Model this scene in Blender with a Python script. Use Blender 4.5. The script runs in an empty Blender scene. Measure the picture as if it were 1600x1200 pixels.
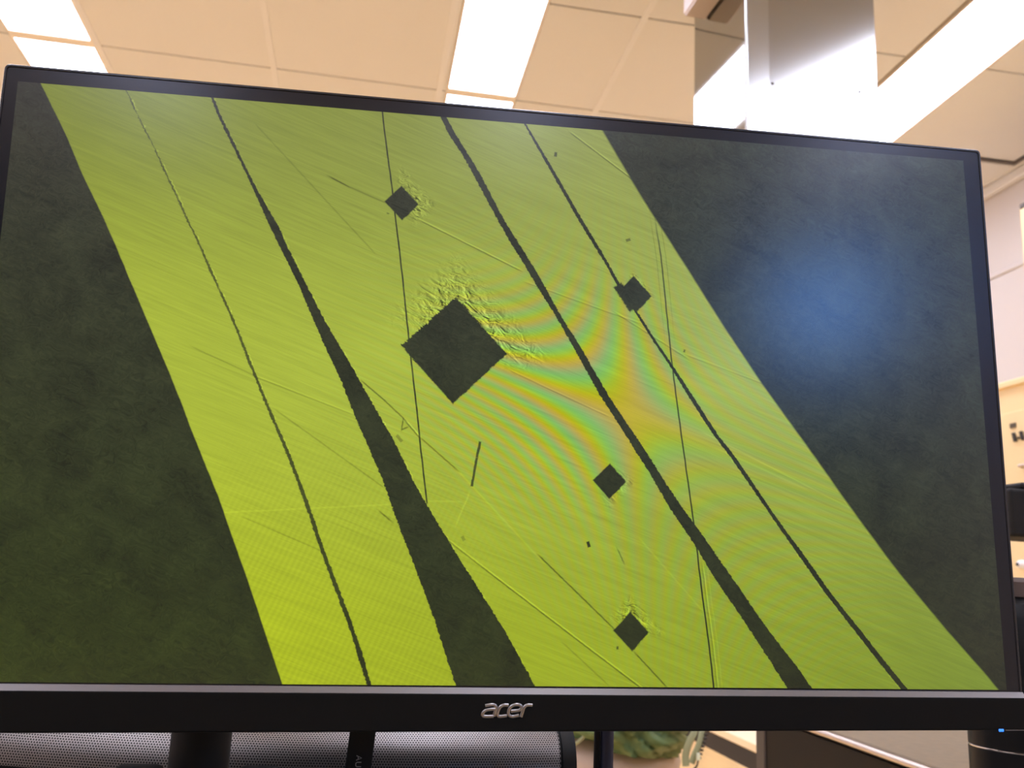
import bpy, bmesh, math, random
from mathutils import Vector, Matrix

random.seed(7)
SC = bpy.context.scene
COL = SC.collection
V = Vector

# ------------------------------------------------------------------ camera
CAM = V((0.0, 0.0, 1.0))
AX_RIGHT = V((0.98451, -0.16902, 0.04660))
AX_UP = V((-0.08001, -0.19661, 0.97721))
AX_BACK = V((-0.15600, -0.96580, -0.20709))
cd = bpy.data.cameras.new('camera')
cam = bpy.data.objects.new('camera', cd)
COL.objects.link(cam)
m = Matrix((AX_RIGHT, AX_UP, AX_BACK)).transposed().to_4x4()
m.translation = CAM
cam.matrix_world = m
cd.sensor_fit = 'HORIZONTAL'
cd.sensor_width = 36.0
cd.lens = 31.5
cd.clip_start = 0.01
cd.dof.use_dof = True
cd.dof.focus_distance = 0.555
cd.dof.aperture_fstop = 15.0
SC.camera = cam

# ------------------------------------------------------------------ world, exposure
w = bpy.data.worlds.new('world')
SC.world = w
w.use_nodes = True
w.node_tree.nodes['Background'].inputs[0].default_value = (0.9, 0.95, 1.0, 1)
w.node_tree.nodes['Background'].inputs[1].default_value = 0.3
vs = SC.view_settings
vs.view_transform = 'Standard'
vs.look = 'None'
vs.exposure = 0.0
vs.gamma = 1.0
vs.use_curve_mapping = False
LAMP = 10.8            # radiance of the ceiling lamps' diffusers
LAMP_COLOR = (0.82, 0.87, 1.07)
WINDOW = 22.0           # radiance of the daylit window
SC.cycles.max_bounces = 10
SC.cycles.diffuse_bounces = 6
SC.cycles.glossy_bounces = 5
SC.cycles.sample_clamp_indirect = 8.0
SC.cycles.caustics_reflective = False
SC.cycles.caustics_refractive = False


# ------------------------------------------------------------------ helpers
def lin(c):
    return tuple(((v / 255) / 12.92 if v / 255 <= 0.04045 else ((v / 255 + 0.055) / 1.055) ** 2.4) for v in c)


def mat(name, color, rough=0.6, metal=0.0, spec=0.5, emit=None, estr=0.0, noise=0.0, nscale=40.0, stretch=(1, 1, 1),
        bump=0.0, coat=0.0):
    """Principled material; noise gives a slight grain in colour, bump a fine relief."""
    mt = bpy.data.materials.new(name)
    mt.use_nodes = True
    nt = mt.node_tree
    b = nt.nodes['Principled BSDF']
    b.inputs['Base Color'].default_value = (*color, 1)
    b.inputs['Roughness'].default_value = rough
    b.inputs['Metallic'].default_value = metal
    b.inputs['Specular IOR Level'].default_value = spec
    b.inputs['Coat Weight'].default_value = coat
    if emit:
        b.inputs['Emission Color'].default_value = (*emit, 1)
        b.inputs['Emission Strength'].default_value = estr
    if noise or bump:
        tc = nt.nodes.new('ShaderNodeTexCoord')
        mp = nt.nodes.new('ShaderNodeMapping')
        mp.inputs['Scale'].default_value = stretch
        nz = nt.nodes.new('ShaderNodeTexNoise')
        nz.inputs['Scale'].default_value = nscale
        nz.inputs['Detail'].default_value = 5
        nt.links.new(tc.outputs['Object'], mp.inputs[0])
        nt.links.new(mp.outputs[0], nz.inputs['Vector'])
        if noise:
            mx = nt.nodes.new('ShaderNodeMix')
            mx.data_type = 'RGBA'
            mx.inputs[6].default_value = (*[max(0, c * (1 - noise)) for c in color], 1)
            mx.inputs[7].default_value = (*[min(1, c * (1 + noise)) for c in color], 1)
            nt.links.new(nz.outputs['Fac'], mx.inputs[0])
            nt.links.new(mx.outputs[2], b.inputs['Base Color'])
        if bump:
            bp = nt.nodes.new('ShaderNodeBump')
            bp.inputs['Strength'].default_value = bump
            bp.inputs['Distance'].default_value = 0.002
            nt.links.new(nz.outputs['Fac'], bp.inputs['Height'])
            nt.links.new(bp.outputs[0], b.inputs['Normal'])
    return mt


def mesh_of(name, bm, m, smooth=False, angle=35):
    me = bpy.data.meshes.new(name)
    bmesh.ops.recalc_face_normals(bm, faces=bm.faces)
    if smooth:
        for f in bm.faces:
            f.smooth = True
        for e in bm.edges:
            if len(e.link_faces) == 2 and e.calc_face_angle() > math.radians(angle):
                e.smooth = False
    bm.to_mesh(me)
    bm.free()
    if m:
        me.materials.append(m)
    return me


def obj(name, bm, m, parent=None, loc=None, smooth=False, rotz=0.0, angle=35):
    o = bpy.data.objects.new(name, mesh_of(name, bm, m, smooth, angle))
    COL.objects.link(o)
    if loc is not None:
        o.location = loc
    o.rotation_euler = (0, 0, rotz)
    if parent:
        o.parent = parent
    return o


def tag(o, label=None, cat=None, group=None, kind=None):
    if label:
        o['label'] = label
    if cat:
        o['category'] = cat
    if group:
        o['group'] = group
    if kind:
        o['kind'] = kind
    return o


def thing(name, label, cat, loc=(0, 0, 0), rotz=0.0, group=None):
    o = bpy.data.objects.new(name, None)
    o.empty_display_size = 0.05
    COL.objects.link(o)
    o.location = loc
    o.rotation_euler = (0, 0, rotz)
    return tag(o, label, cat, group)


def struct(name, bm, m, loc=None):
    return tag(obj(name, bm, m, None, loc), kind='structure')


def box(bm, lo, hi, bevel=0.0, seg=1):
    r = bmesh.ops.create_cube(bm, size=1.0)
    vs_ = r['verts']
    for v in vs_:
        v.co = V([lo[i] + (v.co[i] + 0.5) * (hi[i] - lo[i]) for i in range(3)])
    if bevel:
        es = list({e for v in vs_ for e in v.link_edges})
        bmesh.ops.bevel(bm, geom=es, offset=bevel, segments=seg, profile=0.5, affect='EDGES')
    return bm


def bx(lo, hi, bevel=0.0, seg=1):
    return box(bmesh.new(), lo, hi, bevel, seg)


def lathe(profile, n=32, bm=None, c=(0, 0, 0)):
    """Surface of revolution about z; profile = [(radius, z), ...]."""
    bm = bm or bmesh.new()
    rings = []
    for r, z in profile:
        if r < 1e-6:
            rings.append([bm.verts.new((c[0], c[1], c[2] + z))])
        else:
            rings.append([bm.verts.new((c[0] + r * math.cos(2 * math.pi * k / n), c[1] + r * math.sin(2 * math.pi * k / n), c[2] + z)) for k in range(n)])
    for a, b in zip(rings, rings[1:]):
        for k in range(n):
            k2 = (k + 1) % n
            if len(a) == 1 and len(b) > 1:
                bm.faces.new((a[0], b[k2], b[k]))
            elif len(b) == 1 and len(a) > 1:
                bm.faces.new((a[k], a[k2], b[0]))
            elif len(a) > 1:
                bm.faces.new((a[k], a[k2], b[k2], b[k]))
    return bm


def smooth_path(pts, sub=6):
    """Catmull-Rom through the points."""
    P = [V(p) for p in pts]
    P = [P[0] * 2 - P[1]] + P + [P[-1] * 2 - P[-2]]
    out = []
    for i in range(1, len(P) - 2):
        for k in range(sub):
            t = k / sub
            a, b, c, d = P[i - 1:i + 3]
            out.append(0.5 * ((2 * b) + (c - a) * t + (2 * a - 5 * b + 4 * c - d) * t * t + (3 * b - a - 3 * c + d) * t ** 3))
    out.append(P[-2])
    return out


def tube(pts, rad, n=10, bm=None, flat=1.0, up=V((0, 0, 1))):
    """Closed-ended tube; rad a number or a function of 0..1; flat squeezes it along 'up'-ish."""
    bm = bm or bmesh.new()
    pts = [V(p) for p in pts]
    rings = []
    for i, p in enumerate(pts):
        t = (pts[min(i + 1, len(pts) - 1)] - pts[max(i - 1, 0)]).normalized()
        s = t.cross(up)
        if s.length < 1e-4:
            s = t.cross(V((1, 0, 0)))
        s.normalize()
        q = s.cross(t).normalized()
        r = rad(i / (len(pts) - 1)) if callable(rad) else rad
        rings.append([bm.verts.new(p + s * (r * math.cos(2 * math.pi * k / n)) + q * (r * flat * math.sin(2 * math.pi * k / n))) for k in range(n)])
    for a, b in zip(rings, rings[1:]):
        for k in range(n):
            bm.faces.new((a[k], a[(k + 1) % n], b[(k + 1) % n], b[k]))
    bm.faces.new(rings[0][::-1])
    bm.faces.new(rings[-1])
    return bm


def prism(poly, z0, z1, bm=None):
    """Vertical prism over a plan polygon [(x, y), ...]."""
    bm = bm or bmesh.new()
    a = [bm.verts.new((x, y, z0)) for x, y in poly]
    b = [bm.verts.new((x, y, z1)) for x, y in poly]
    n = len(poly)
    for k in range(n):
        bm.faces.new((a[k], a[(k + 1) % n], b[(k + 1) % n], b[k]))
    bm.faces.new(a[::-1])
    bm.faces.new(b)
    return bm


# ------------------------------------------------------------------ materials
M = dict(
    ceiling=mat('ceiling_paint', (0.73, 0.72, 0.72), 0.9, noise=0.02, nscale=3),
    rail=mat('rail_paint', (0.76, 0.75, 0.76), 0.6),
    gap=mat('ceiling_void', (0.28, 0.22, 0.17), 0.9),
    lamp=mat('lamp_diffuser', (0.9, 0.9, 0.9), 0.5, emit=LAMP_COLOR, estr=LAMP),
    lamp_frame=mat('lamp_frame', (0.85, 0.78, 0.70), 0.5),
    wall=mat('wall_paint', (0.62, 0.57, 0.55), 0.85, noise=0.02, nscale=5),
    rear_wall=mat('rear_wall_darkened', (0.035, 0.035, 0.038), 0.85, noise=0.02, nscale=5),  # near black stands in for a shaded room end, keeping glass reflections dim
    cream=mat('cream_enamel', (0.84, 0.64, 0.35), 0.5, noise=0.02, nscale=6),
    floor=mat('honey_floor', (0.95, 0.63, 0.29), 0.3, noise=0.12, nscale=6, stretch=(6, 0.6, 1)),
    steel=mat('brushed_steel', (0.35, 0.35, 0.35), 0.19, metal=1.0),
    steel_side=mat('polished_steel', (0.38, 0.39, 0.40), 0.045, metal=1.0),
    steel_strip=mat('steel_trim', (0.42, 0.43, 0.44), 0.2, metal=1.0),
    black=mat('black_plastic', (0.009, 0.009, 0.009), 0.5, spec=0.15, noise=0.1, nscale=60),
    black_gloss=mat('black_gloss', (0.009, 0.009, 0.009), 0.35, spec=0.15),
    dark=mat('dark_grey', (0.035, 0.031, 0.029), 0.6, spec=0.2),
    dark_trim=mat('dark_trim', (0.10, 0.08, 0.07), 0.6),
    grille=mat('grille_metal', (0.26, 0.24, 0.235), 0.40, metal=1.0),
    chin=mat('chin_plastic', (0.007, 0.007, 0.007), 0.5, spec=0.07, noise=0.08, nscale=300),
    bevel=mat('chin_bevel_grey', (0.16, 0.145, 0.145), 0.35, metal=0.4),
    rim=mat('rim_dark_metal', (0.05, 0.05, 0.055), 0.25, metal=0.7),
    logo=mat('logo_silver', (0.33, 0.31, 0.31), 0.3, metal=1.0),
    navy=mat('navy_rubber', (0.012, 0.016, 0.045), 0.5),
    tan=mat('tan_linoleum', (0.185, 0.135, 0.080), 0.7, noise=0.18, nscale=70, bump=0.1),
    alu=mat('aluminium_edge', (0.60, 0.52, 0.48), 0.38, metal=1.0),
    black_panel=mat('black_laminate', (0.010, 0.008, 0.0075), 0.5, spec=0.12),
    olive=mat('olive_cloth', (0.11, 0.165, 0.055), 0.5, noise=0.15, nscale=25),
    olive_light=mat('olive_tape', (0.30, 0.31, 0.17), 0.7),
    teeth=mat('zip_teeth', (0.03, 0.022, 0.015), 0.4),
    toggle=mat('toggle_plastic', (0.75, 0.80, 0.62), 0.4),
    beige=mat('beige_vinyl', (0.52, 0.42, 0.37), 0.4, noise=0.06, nscale=20),
    chrome=mat('chrome', (0.6, 0.6, 0.6), 0.15, metal=1.0),
    letter=mat('grey_print', (0.22, 0.22, 0.22), 0.6),
    led=mat('blue_led', (0.02, 0.08, 0.5), 0.4, emit=(0.03, 0.22, 1.0), estr=1.6),
    daylight=mat('window_pane_daylight', (0.5, 0.6, 0.7), 0.3, emit=(0.14, 0.42, 1.0), estr=WINDOW),
    window_frame=mat('window_frame_white', (0.8, 0.8, 0.78), 0.5),
    brown_knob=mat('brown_grey_plastic', (0.09, 0.065, 0.055), 0.6, spec=0.15),
    lug=mat('lug_rubber', (0.008, 0.008, 0.008), 0.9, spec=0.03),
    label=mat('brown_label', (0.07, 0.05, 0.025), 0.5),
)

# ------------------------------------------------------------------ the room
X0, X1, Y0, Y1, H = -3.6, 2.6, -3.6, 7.0, 2.744
struct('floor', bx((X0, Y0, -0.1), (X1, Y1, 0)), M['floor'])
struct('wall_left', bx((X0 - 0.1, Y0, 0), (X0, Y1, H + 0.1)), M['wall'])
struct('wall_right', bx((X1, Y0, 0), (X1 + 0.1, Y1, H + 0.1)), M['wall'])
struct('wall_back', bx((X0, Y1, 0), (X1, Y1 + 0.1, H + 0.1)), M['wall'])
struct('wall_front', bx((X0, Y0 - 0.1, 0), (X1, Y0, H + 0.1)), M['rear_wall'])
struct('baseboard_back', bx((X0, Y1 - 0.015, 0), (X1, Y1, 0.09), 0.003), M['dark_trim'])
struct('baseboard_right', bx((X1 - 0.015, 3.4, 0), (X1, Y1 - 0.02, 0.09), 0.003), M['dark_trim'])
struct('trim_1', bx((X1 - 0.035, Y0, H - 0.045), (X1, Y1, H - 0.002), 0.006), M['rail'])
struct('trim_2', bx((X1 - 0.009, Y0, 2.335), (X1, Y1, 2.352), 0.004), M['wall'])

ceiling = struct('ceiling', bx((X0, Y0, H + 0.018), (X1, Y1, H + 0.1)), M['gap'])
TX = [-0.434 + 0.6 * k for k in range(-5, 6)]
TY = [3.048 + 0.6 * k for k in range(-11, 6)]
ROWS = [(-2.835, -2.563), (-1.327, -1.046), (0.192, 0.455), (1.686, 1.969)]     # lamp rows in x
CUTS = ROWS[:3] + [(1.672, 1.969)]
edges_x = [X0] + TX + [X1]
cells_x = []
for a, b in zip(edges_x, edges_x[1:]):
    parts = [(a, b)]
    for r0, r1 in CUTS:
        nxt = []
        for p0, p1 in parts:
            if r1 <= p0 or r0 >= p1:
                nxt.append((p0, p1))
            else:
                if r0 - p0 > 0.025:
                    nxt.append((p0, r0))
                if p1 - r1 > 0.025:
                    nxt.append((r1, p1))
        parts = nxt
    cells_x += parts
edges_y = [Y0] + [y for y in TY if Y0 < y < Y1] + [Y1]
cache = {}
for a, b in cells_x:
    for c, d in zip(edges_y, edges_y[1:]):
        key = (round(b - a, 3), round(d - c, 3))
        if key not in cache:
            sx, sy = b - a - 0.003, d - c - 0.007
            cache[key] = mesh_of('ceiling_tile', bx((-sx / 2, -sy / 2, 0), (sx / 2, sy / 2, 0.015), 0.002), M['ceiling'])
        o = bpy.data.objects.new('ceiling_tile', cache[key])
        o.location = ((a + b) / 2, (c + d) / 2, H)
        o.parent = ceiling
        COL.objects.link(o)
rail_me = mesh_of('ceiling_rail', bx((-0.011, Y0, -0.0025), (0.011, Y1, 0.012), 0.001), M['rail'])
for x in TX:
    if any(r0 - 0.012 < x < r1 + 0.012 for r0, r1 in ROWS):
        continue
    o = bpy.data.objects.new('ceiling_rail', rail_me)
    o.location = (x, 0, H)
    o.parent = ceiling
    COL.objects.link(o)
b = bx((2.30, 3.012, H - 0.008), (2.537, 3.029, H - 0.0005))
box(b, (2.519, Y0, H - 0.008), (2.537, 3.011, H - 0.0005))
grid_shadow = obj('grid_shadow_bars', b, M['dark_trim'], ceiling)  # dark bars drawn as the shadow line along the ceiling grid

# recessed lamps, in rows along the room
LW = {}


def lamp_meshes(wd):
    if wd not in LW:
        f = bmesh.new()
        hx, hy, t = wd / 2, 0.599, 0.008
        box(f, (-hx, -hy, 0), (-hx + t, hy, 0.035))
        box(f, (hx - t, -hy, 0), (hx, hy, 0.035))
        box(f, (-hx + t, -hy, 0), (hx - t, -hy + 0.022, 0.035))
        box(f, (-hx + t, hy - 0.022, 0), (hx - t, hy, 0.035))
        d = bx((-hx + t, -hy + 0.022, 0.004), (hx - t, hy - 0.022, 0.008))
        LW[wd] = (mesh_of('frame', f, M['lamp_frame']), mesh_of('diffuser', d, M['lamp']))
    return LW[wd]


SEEN = {(1, 1): 'recessed ceiling lamp at the left picture edge, the nearer one above the monitor corner',
        (1, 2): 'recessed ceiling lamp just above the left end of the monitor, the farther one',
        (2, 1): 'long recessed ceiling lamp above the middle of the monitor',
        (2, 2): 'recessed ceiling lamp of which only a sliver shows over the middle of the monitor',
        (3, 1): 'long bright recessed ceiling lamp right of the steel duct'}
for i, (r0, r1) in enumerate(ROWS):
    for j in range(-3, 6):
        yc = 1.848 + 0.6 + 1.2 * (j - 1)
        if yc - 0.6 < Y0 or yc + 0.6 > Y1:
            continue
        lab = SEEN.get((i, j))
        if not lab:
            nth = ('first', 'second', 'third', 'fourth', 'fifth', 'sixth', 'seventh', 'eighth', 'ninth')[j + 3]
            row = ('leftmost row', 'row left of the middle', 'middle row', 'row right of the duct')[i]
            lab = f'recessed ceiling lamp out of view, {nth} from the rear, {row}'
        t = thing('ceiling_lamp', lab, 'lamp', ((r0 + r1) / 2, yc, H + 0.0005), 0, 'recessed ceiling lamps in rows')
        for nm, me in zip(('frame', 'diffuser'), lamp_meshes(round(r1 - r0, 3))):
            o = bpy.data.objects.new(nm, me)
            o.parent = t
            COL.objects.link(o)

t = thing('ceiling_lamp', 'added ceiling lamp out of view, put in to whiten its reflection in the steel duct', 'lamp', (2.135, 1.248, H - 0.036), 0, 'added lamps out of view')  # unseen lamp added to whiten the lower corner of the duct's reflection
for nm, me in zip(('frame', 'diffuser'), lamp_meshes(0.295)):
    o = bpy.data.objects.new(nm, me)
    o.parent = t
    COL.objects.link(o)

# daylit window in the wall behind the camera (mirrored as the blue glow in the screen)
wx, wz, ww, wh = 2.12, 2.22, 0.50, 0.50
fr = bmesh.new()
for lo, hi in (((wx - ww / 2 - 0.05, wz - wh / 2 - 0.05), (wx + ww / 2 + 0.05, wz - wh / 2)), ((wx - ww / 2 - 0.05, wz + wh / 2), (wx + ww / 2 + 0.05, wz + wh / 2 + 0.05)),
               ((wx - ww / 2 - 0.05, wz - wh / 2), (wx - ww / 2, wz + wh / 2)), ((wx + ww / 2, wz - wh / 2), (wx + ww / 2 + 0.05, wz + wh / 2))):
    box(fr, (lo[0], Y0, lo[1]), (hi[0], Y0 + 0.05, hi[1]))
win = struct('window_1', fr, M['window_frame'])
obj('window_pane', bx((wx - ww / 2, Y0, wz - wh / 2), (wx + ww / 2, Y0 + 0.012, wz + wh / 2)), M['daylight'], win)

# ------------------------------------------------------------------ steel duct with its cable trunking
duct = thing('steel_duct', 'wide stainless steel duct hanging from the ceiling, mirroring the lamps', 'duct', (0.8268, 1.8232, 1.4))
DO = V((0.8268, 1.8232, 1.4))
yaw = math.radians(12.2)
tx, ty = math.cos(yaw), math.sin(yaw)
nx, ny = ty, -tx


def on_front(s, o):
    return (tx * s + nx * o, ty * s + ny * o)


ZB, ZT = 0.0, H - 0.002 - 1.4
e = on_front(0.398, 0)
obj('duct_body', prism([(0.003, 0.004), (e[0] - 0.003, e[1] + 0.002), (e[0] - 0.003, 0.36), (-0.012, 0.297)], ZB, ZT), M['steel'], duct)
obj('side_panel', prism([(-0.002, 0.006), (0.003, 0.006), (-0.013, 0.30), (-0.0182, 0.30)], ZB, ZT), M['steel_side'], duct)
obj('front_panel', prism([on_front(0.0, 0.001), on_front(0.398, 0.001), on_front(0.398, -0.004), on_front(0.0, -0.004)], ZB, ZT), M['steel'], duct)
cs = [(-0.004, 0.006), (-0.0045, 0.001), (-0.003, -0.002), (0.0, -0.0035), on_front(0.062, 0.0022), on_front(0.062, 0.0008), (0.002, 0.0005), (-0.001, 0.004)]
obj('corner_strip', prism(cs, ZB, ZT), M['steel_strip'], duct)
for s, z in ((0.072, 2.184), (0.340, 2.232)):
    bm = lathe([(0, 0.003), (0.002, 0.0027), (0.0034, 0.0012), (0.0036, 0), (0, 0)], 12)
    bm.transform(Matrix.Translation((*on_front(s, 0.001), z - 1.4)) @ Matrix.Rotation(yaw, 4, 'Z') @ Matrix.Rotation(math.pi / 2, 4, 'X'))
    obj('screw', bm, M['dark_trim'], duct, smooth=True)
tr = obj('trunking', bx((-0.030, -0.25, 0), (0.034, 0.275, 0.055), 0.004), mat('trunking_grey', (0.55, 0.47, 0.44), 0.5), duct, (-0.034, -0.048, 1.083), rotz=math.radians(3.1))
tr['label'] = 'pinkish grey trunking end fixed to the side of the duct'
obj('lid', bx((-0.026, -0.245, -0.003), (0.030, 0.270, 0.001), 0.001), mat('trunking_lid', (0.62, 0.53, 0.50), 0.5), tr)
for y in (-0.2, 0.2):
    obj('hanger', lathe([(0, 0.05), (0.004, 0.05), (0.004, H - 2.483 - 0.002), (0, H - 2.483 - 0.002)], 10, c=(0, y, 0)), M['chrome'], tr)

# ------------------------------------------------------------------ furniture along the right wall
cab = thing('wall_cabinet', 'long cream instrument cabinet against the right wall, with dark switches', 'cabinet', (2.2, 2.2, 0))
obj('body', bx((0.012, -1.0, 0.06), (0.398, 1.1, 1.735)), M['cream'], cab)
obj('plinth', bx((0.04, -0.98, 0), (0.398, 1.08, 0.06)), M['dark'], cab)
obj('top_panel', bx((0.0, -1.01, 1.720), (0.398, 1.11, 1.744), 0.004), M['cream'], cab)
for k, (ya, yb) in enumerate(((-1.0, -0.3), (-0.297, 0.4), (0.403, 1.1))):
    for za, zb in ((0.07, 1.20), (1.203, 1.63)):
        obj('door', bx((0.0, ya + 0.002, za), (0.012, yb - 0.002, zb), 0.002), M['cream'], cab)
obj('nameplate', bx((-0.003, 0.511, 1.573), (0.0, 0.541, 1.590), 0.001), M['label'], cab)
for ya in (0.520, 0.484):
    bm = bx((-0.008, ya - 0.007, 1.524), (0.0, ya + 0.007, 1.556), 0.002)
    for v in bm.verts:
        v.co.y += (1.54 - v.co.z) * -0.25
    obj('switch', bm, M['dark'], cab)
bm = lathe([(0, 0.006), (0.004, 0.005), (0.005, 0)], 12)
bm.transform(Matrix.Translation((0, 0.503, 1.535)) @ Matrix.Rotation(-math.pi / 2, 4, 'Y'))
obj('button', bm, M['label'], cab, smooth=True)
bm = lathe([(0, 0.022), (0.008, 0.020), (0.014, 0.012), (0.016, 0.0), (0, 0)], 20)
bm.transform(Matrix.Translation((0, 0.528, 1.110)) @ Matrix.Rotation(-math.pi / 2, 4, 'Y'))
kn = obj('lock_knob', bm, mat('white_plastic', (0.8, 0.78, 0.8), 0.35), cab, smooth=True)
bm = lathe([(0, 0.025), (0.005, 0.024), (0.006, 0.02)], 12)
bm.transform(Matrix.Translation((0, 0.526, 1.110)) @ Matrix.Rotation(-math.pi / 2, 4, 'Y'))
obj('keyhole', bm, M['dark'], kn)
bm = tube(smooth_path([(0, 0.40, 1.436), (-0.022, 0.41, 1.436), (-0.026, 0.45, 1.436), (-0.022, 0.485, 1.436), (0, 0.495, 1.436)]), 0.005, 8)
obj('handle', bm, M['alu'], cab, smooth=True)

up = thing('upper_cabinet', 'tall pale yellow cupboard standing on the cream cabinet by the right wall', 'cabinet', (2.3, 2.3, 1.744))
obj('body', bx((0.010, -0.7, 0), (0.298, 0.440, 0.655)), M['cream'], up)
obj('top_shadow_strip', bx((0.002, -0.705, 0.655), (0.298, 0.443, 0.672), 0.002), M['dark_trim'], up)  # dark strip painted in for the shadow at the cupboard's top
for ya, yb in ((-0.7, -0.131), (-0.129, 0.441)):
    d = obj('door', bx((0.0, ya, 0.004), (0.010, yb, 0.652), 0.002), M['cream'], up)
    obj('door_pull', bx((-0.012, (yb - 0.04 if ya < -0.5 else ya + 0.03), 0.30), (0.0, (yb - 0.03 if ya < -0.5 else ya + 0.04), 0.40), 0.002), M['alu'], d)

gc = thing('back_cabinet', 'narrow mauve grey cupboard far off by the back wall', 'cabinet', (2.30, 6.05, 0))
obj('body', bx((-0.05, 0.008, 0.04), (0.045, 0.93, 0.9)), mat('mauve_grey', (0.30, 0.25, 0.26), 0.6), gc)
obj('door', bx((-0.048, 0, 0.05), (0.043, 0.008, 0.89), 0.002), mat('mauve_door', (0.33, 0.27, 0.28), 0.6), gc)
obj('plinth', bx((-0.045, 0.02, 0), (0.04, 0.93, 0.04)), M['dark'], gc)
gc = thing('back_cabinet', 'narrow cream cupboard far off at the back wall, in the corner', 'cabinet', (2.46, 6.05, 0))
obj('body', bx((-0.06, 0.008, 0.02), (0.10, 0.93, 0.9)), M['cream'], gc)
obj('door', bx((-0.058, 0, 0.03), (0.098, 0.008, 0.89), 0.002), M['cream'], gc)
obj('plinth', bx((-0.05, 0.02, 0), (0.09, 0.93, 0.02)), M['dark'], gc)

be = thing('low_bench', 'low cream bench with a dark grey edge, beyond the tan topped cabinet', 'bench', (1.32, 2.6, 0))
obj('bench_top', bx((-0.002, 0, 0.472), (0.7, 1.7, 0.5), 0.003), mat('bench_cream', (0.86, 0.70, 0.48), 0.5, noise=0.03, nscale=8), be)
obj('apron', bx((0.004, 0.02, 0.412), (0.69, 1.68, 0.471)), M['dark'], be)
for x, y in ((0.03, 0.05), (0.63, 0.05), (0.03, 1.61), (0.63, 1.61)):
    obj('leg', bx((x, y, 0), (x + 0.04, y + 0.04, 0.412), 0.003), M['dark'], be)

# tan-topped black cabinet right of the desk
tc = thing('side_cabinet', 'black sided cabinet with a tan top and bright metal edging, lower right', 'cabinet', (0.69, 1.21, 0))
obj('side_panel', bx((0.0, -0.30, 0.05), (0.018, 0.278, 0.786)), M['black_panel'], tc)
obj('corner_post', bx((-0.003, 0.262, 0.02), (0.02, 0.295, 0.790), 0.002), mat('corner_brown', (0.045, 0.036, 0.033), 0.5), tc)
obj('carcass', bx((0.018, -0.28, 0.04), (0.55, 0.28, 0.785)), M['black_panel'], tc)
obj('top', bx((0.006, -0.30, 0.786), (0.56, 0.30, 0.800), 0.002), M['tan'], tc)
obj('edge_profile', tube([(0.001, -0.30, 0.794), (0.001, 0.297, 0.794)], 0.0045, 16), M['alu'], tc, smooth=True)
for ya, yb in ((0.02, 0.283), (0.287, 0.55)):
    d = obj('door', bx((ya, -0.298, 0.05), (yb, -0.281, 0.775), 0.002), M['black_panel'], tc)
    obj('door_pull', bx((yb - 0.03 if ya < 0.2 else ya + 0.02, -0.31, 0.4), (yb - 0.02 if ya < 0.2 else ya + 0.03, -0.298, 0.52), 0.002), M['alu'], d)
obj('plinth', bx((0.03, -0.26, 0), (0.54, 0.26, 0.05)), M['dark'], tc)

# microscope on it: its black head shows right of the monitor
mi = thing('microscope', 'black microscope whose head juts out right of the monitor', 'microscope', (0.98, 1.10, 0.8))
obj('base', bx((-0.10, -0.09, 0), (0.14, 0.09, 0.035), 0.008, 2), M['black'], mi)
obj('column', bx((0.05, -0.03, 0.035), (0.11, 0.03, 0.36), 0.008, 2), M['black'], mi)
obj('head', bx((-0.143, -0.05, 0.278), (0.052, 0.05, 0.3405), 0.004, 2), mat('head_black', (0.014, 0.0135, 0.013), 0.6, spec=0.12, noise=0.2, nscale=90), mi)
obj('head_cap', bx((-0.122, -0.045, 0.3405), (0.04, 0.045, 0.350), 0.003), M['black'], mi)
obj('stage', bx((-0.03, -0.06, 0.15), (0.05, 0.06, 0.165), 0.003), M['black'], mi)
obj('objective', lathe([(0, 0.20), (0.012, 0.20), (0.016, 0.225), (0.018, 0.278), (0, 0.278)], 20, c=(0.0, 0, 0)), M['chrome'], mi, smooth=True)
for y in (-0.03, 0.03):
    bm = lathe([(0, 0), (0.016, 0), (0.016, 0.05), (0.019, 0.055), (0.019, 0.075), (0.0, 0.075)], 20)
    bm.transform(Matrix.Translation((-0.02, y, 0.345)) @ Matrix.Rotation(math.radians(25), 4, 'X'))
    obj('eyepiece', bm, M['black'], mi, smooth=True)
bm = lathe([(0, 0), (0.02, 0), (0.02, 0.018), (0, 0.018)], 20)
bm.transform(Matrix.Translation((0.08, -0.03, 0.10)) @ Matrix.Rotation(math.pi / 2, 4, 'X'))
obj('focus_knob', bm, M['brown_knob'], mi, smooth=True)

# ------------------------------------------------------------------ the monitor's desk and what stands on it
dk = thing('desk', 'dark desk carrying the monitor, out of view below', 'desk', (-0.2, 0.66, 0))
obj('desktop', bx((-0.95, -0.40, 0.692), (0.865, 0.36, 0.72), 0.004), mat('desk_grey', (0.10, 0.085, 0.075), 0.5, noise=0.1, nscale=20), dk)
for x in (-0.9, 0.79):
    for y in (-0.36, 0.27):
        obj('leg', bx((x, y, 0), (x + 0.05, y + 0.05, 0.692), 0.003), M['dark'], dk)
obj('rear_rail', bx((-0.85, 0.28, 0.60), (0.79, 0.31, 0.692)), M['dark'], dk)

# perforated speaker bar behind the monitor
sp = thing('speaker_bar', 'long black speaker bar with a perforated metal grille, below the monitor', 'speaker', (-0.22, 0.80, 0.72))
XL, XR, RY, RZ, ZC = -0.42, 0.413, 0.052, 0.045, 0.114


def prof(a, k=1.0):                      # profile of the bar at angle a above the horizontal, facing the viewer
    c, s = math.cos(a), math.sin(a)
    return (-RY * k * math.copysign(abs(c) ** 0.8, c), ZC + (RZ if s > 0 else ZC) * k * math.copysign(abs(s) ** 0.8, s))


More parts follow.
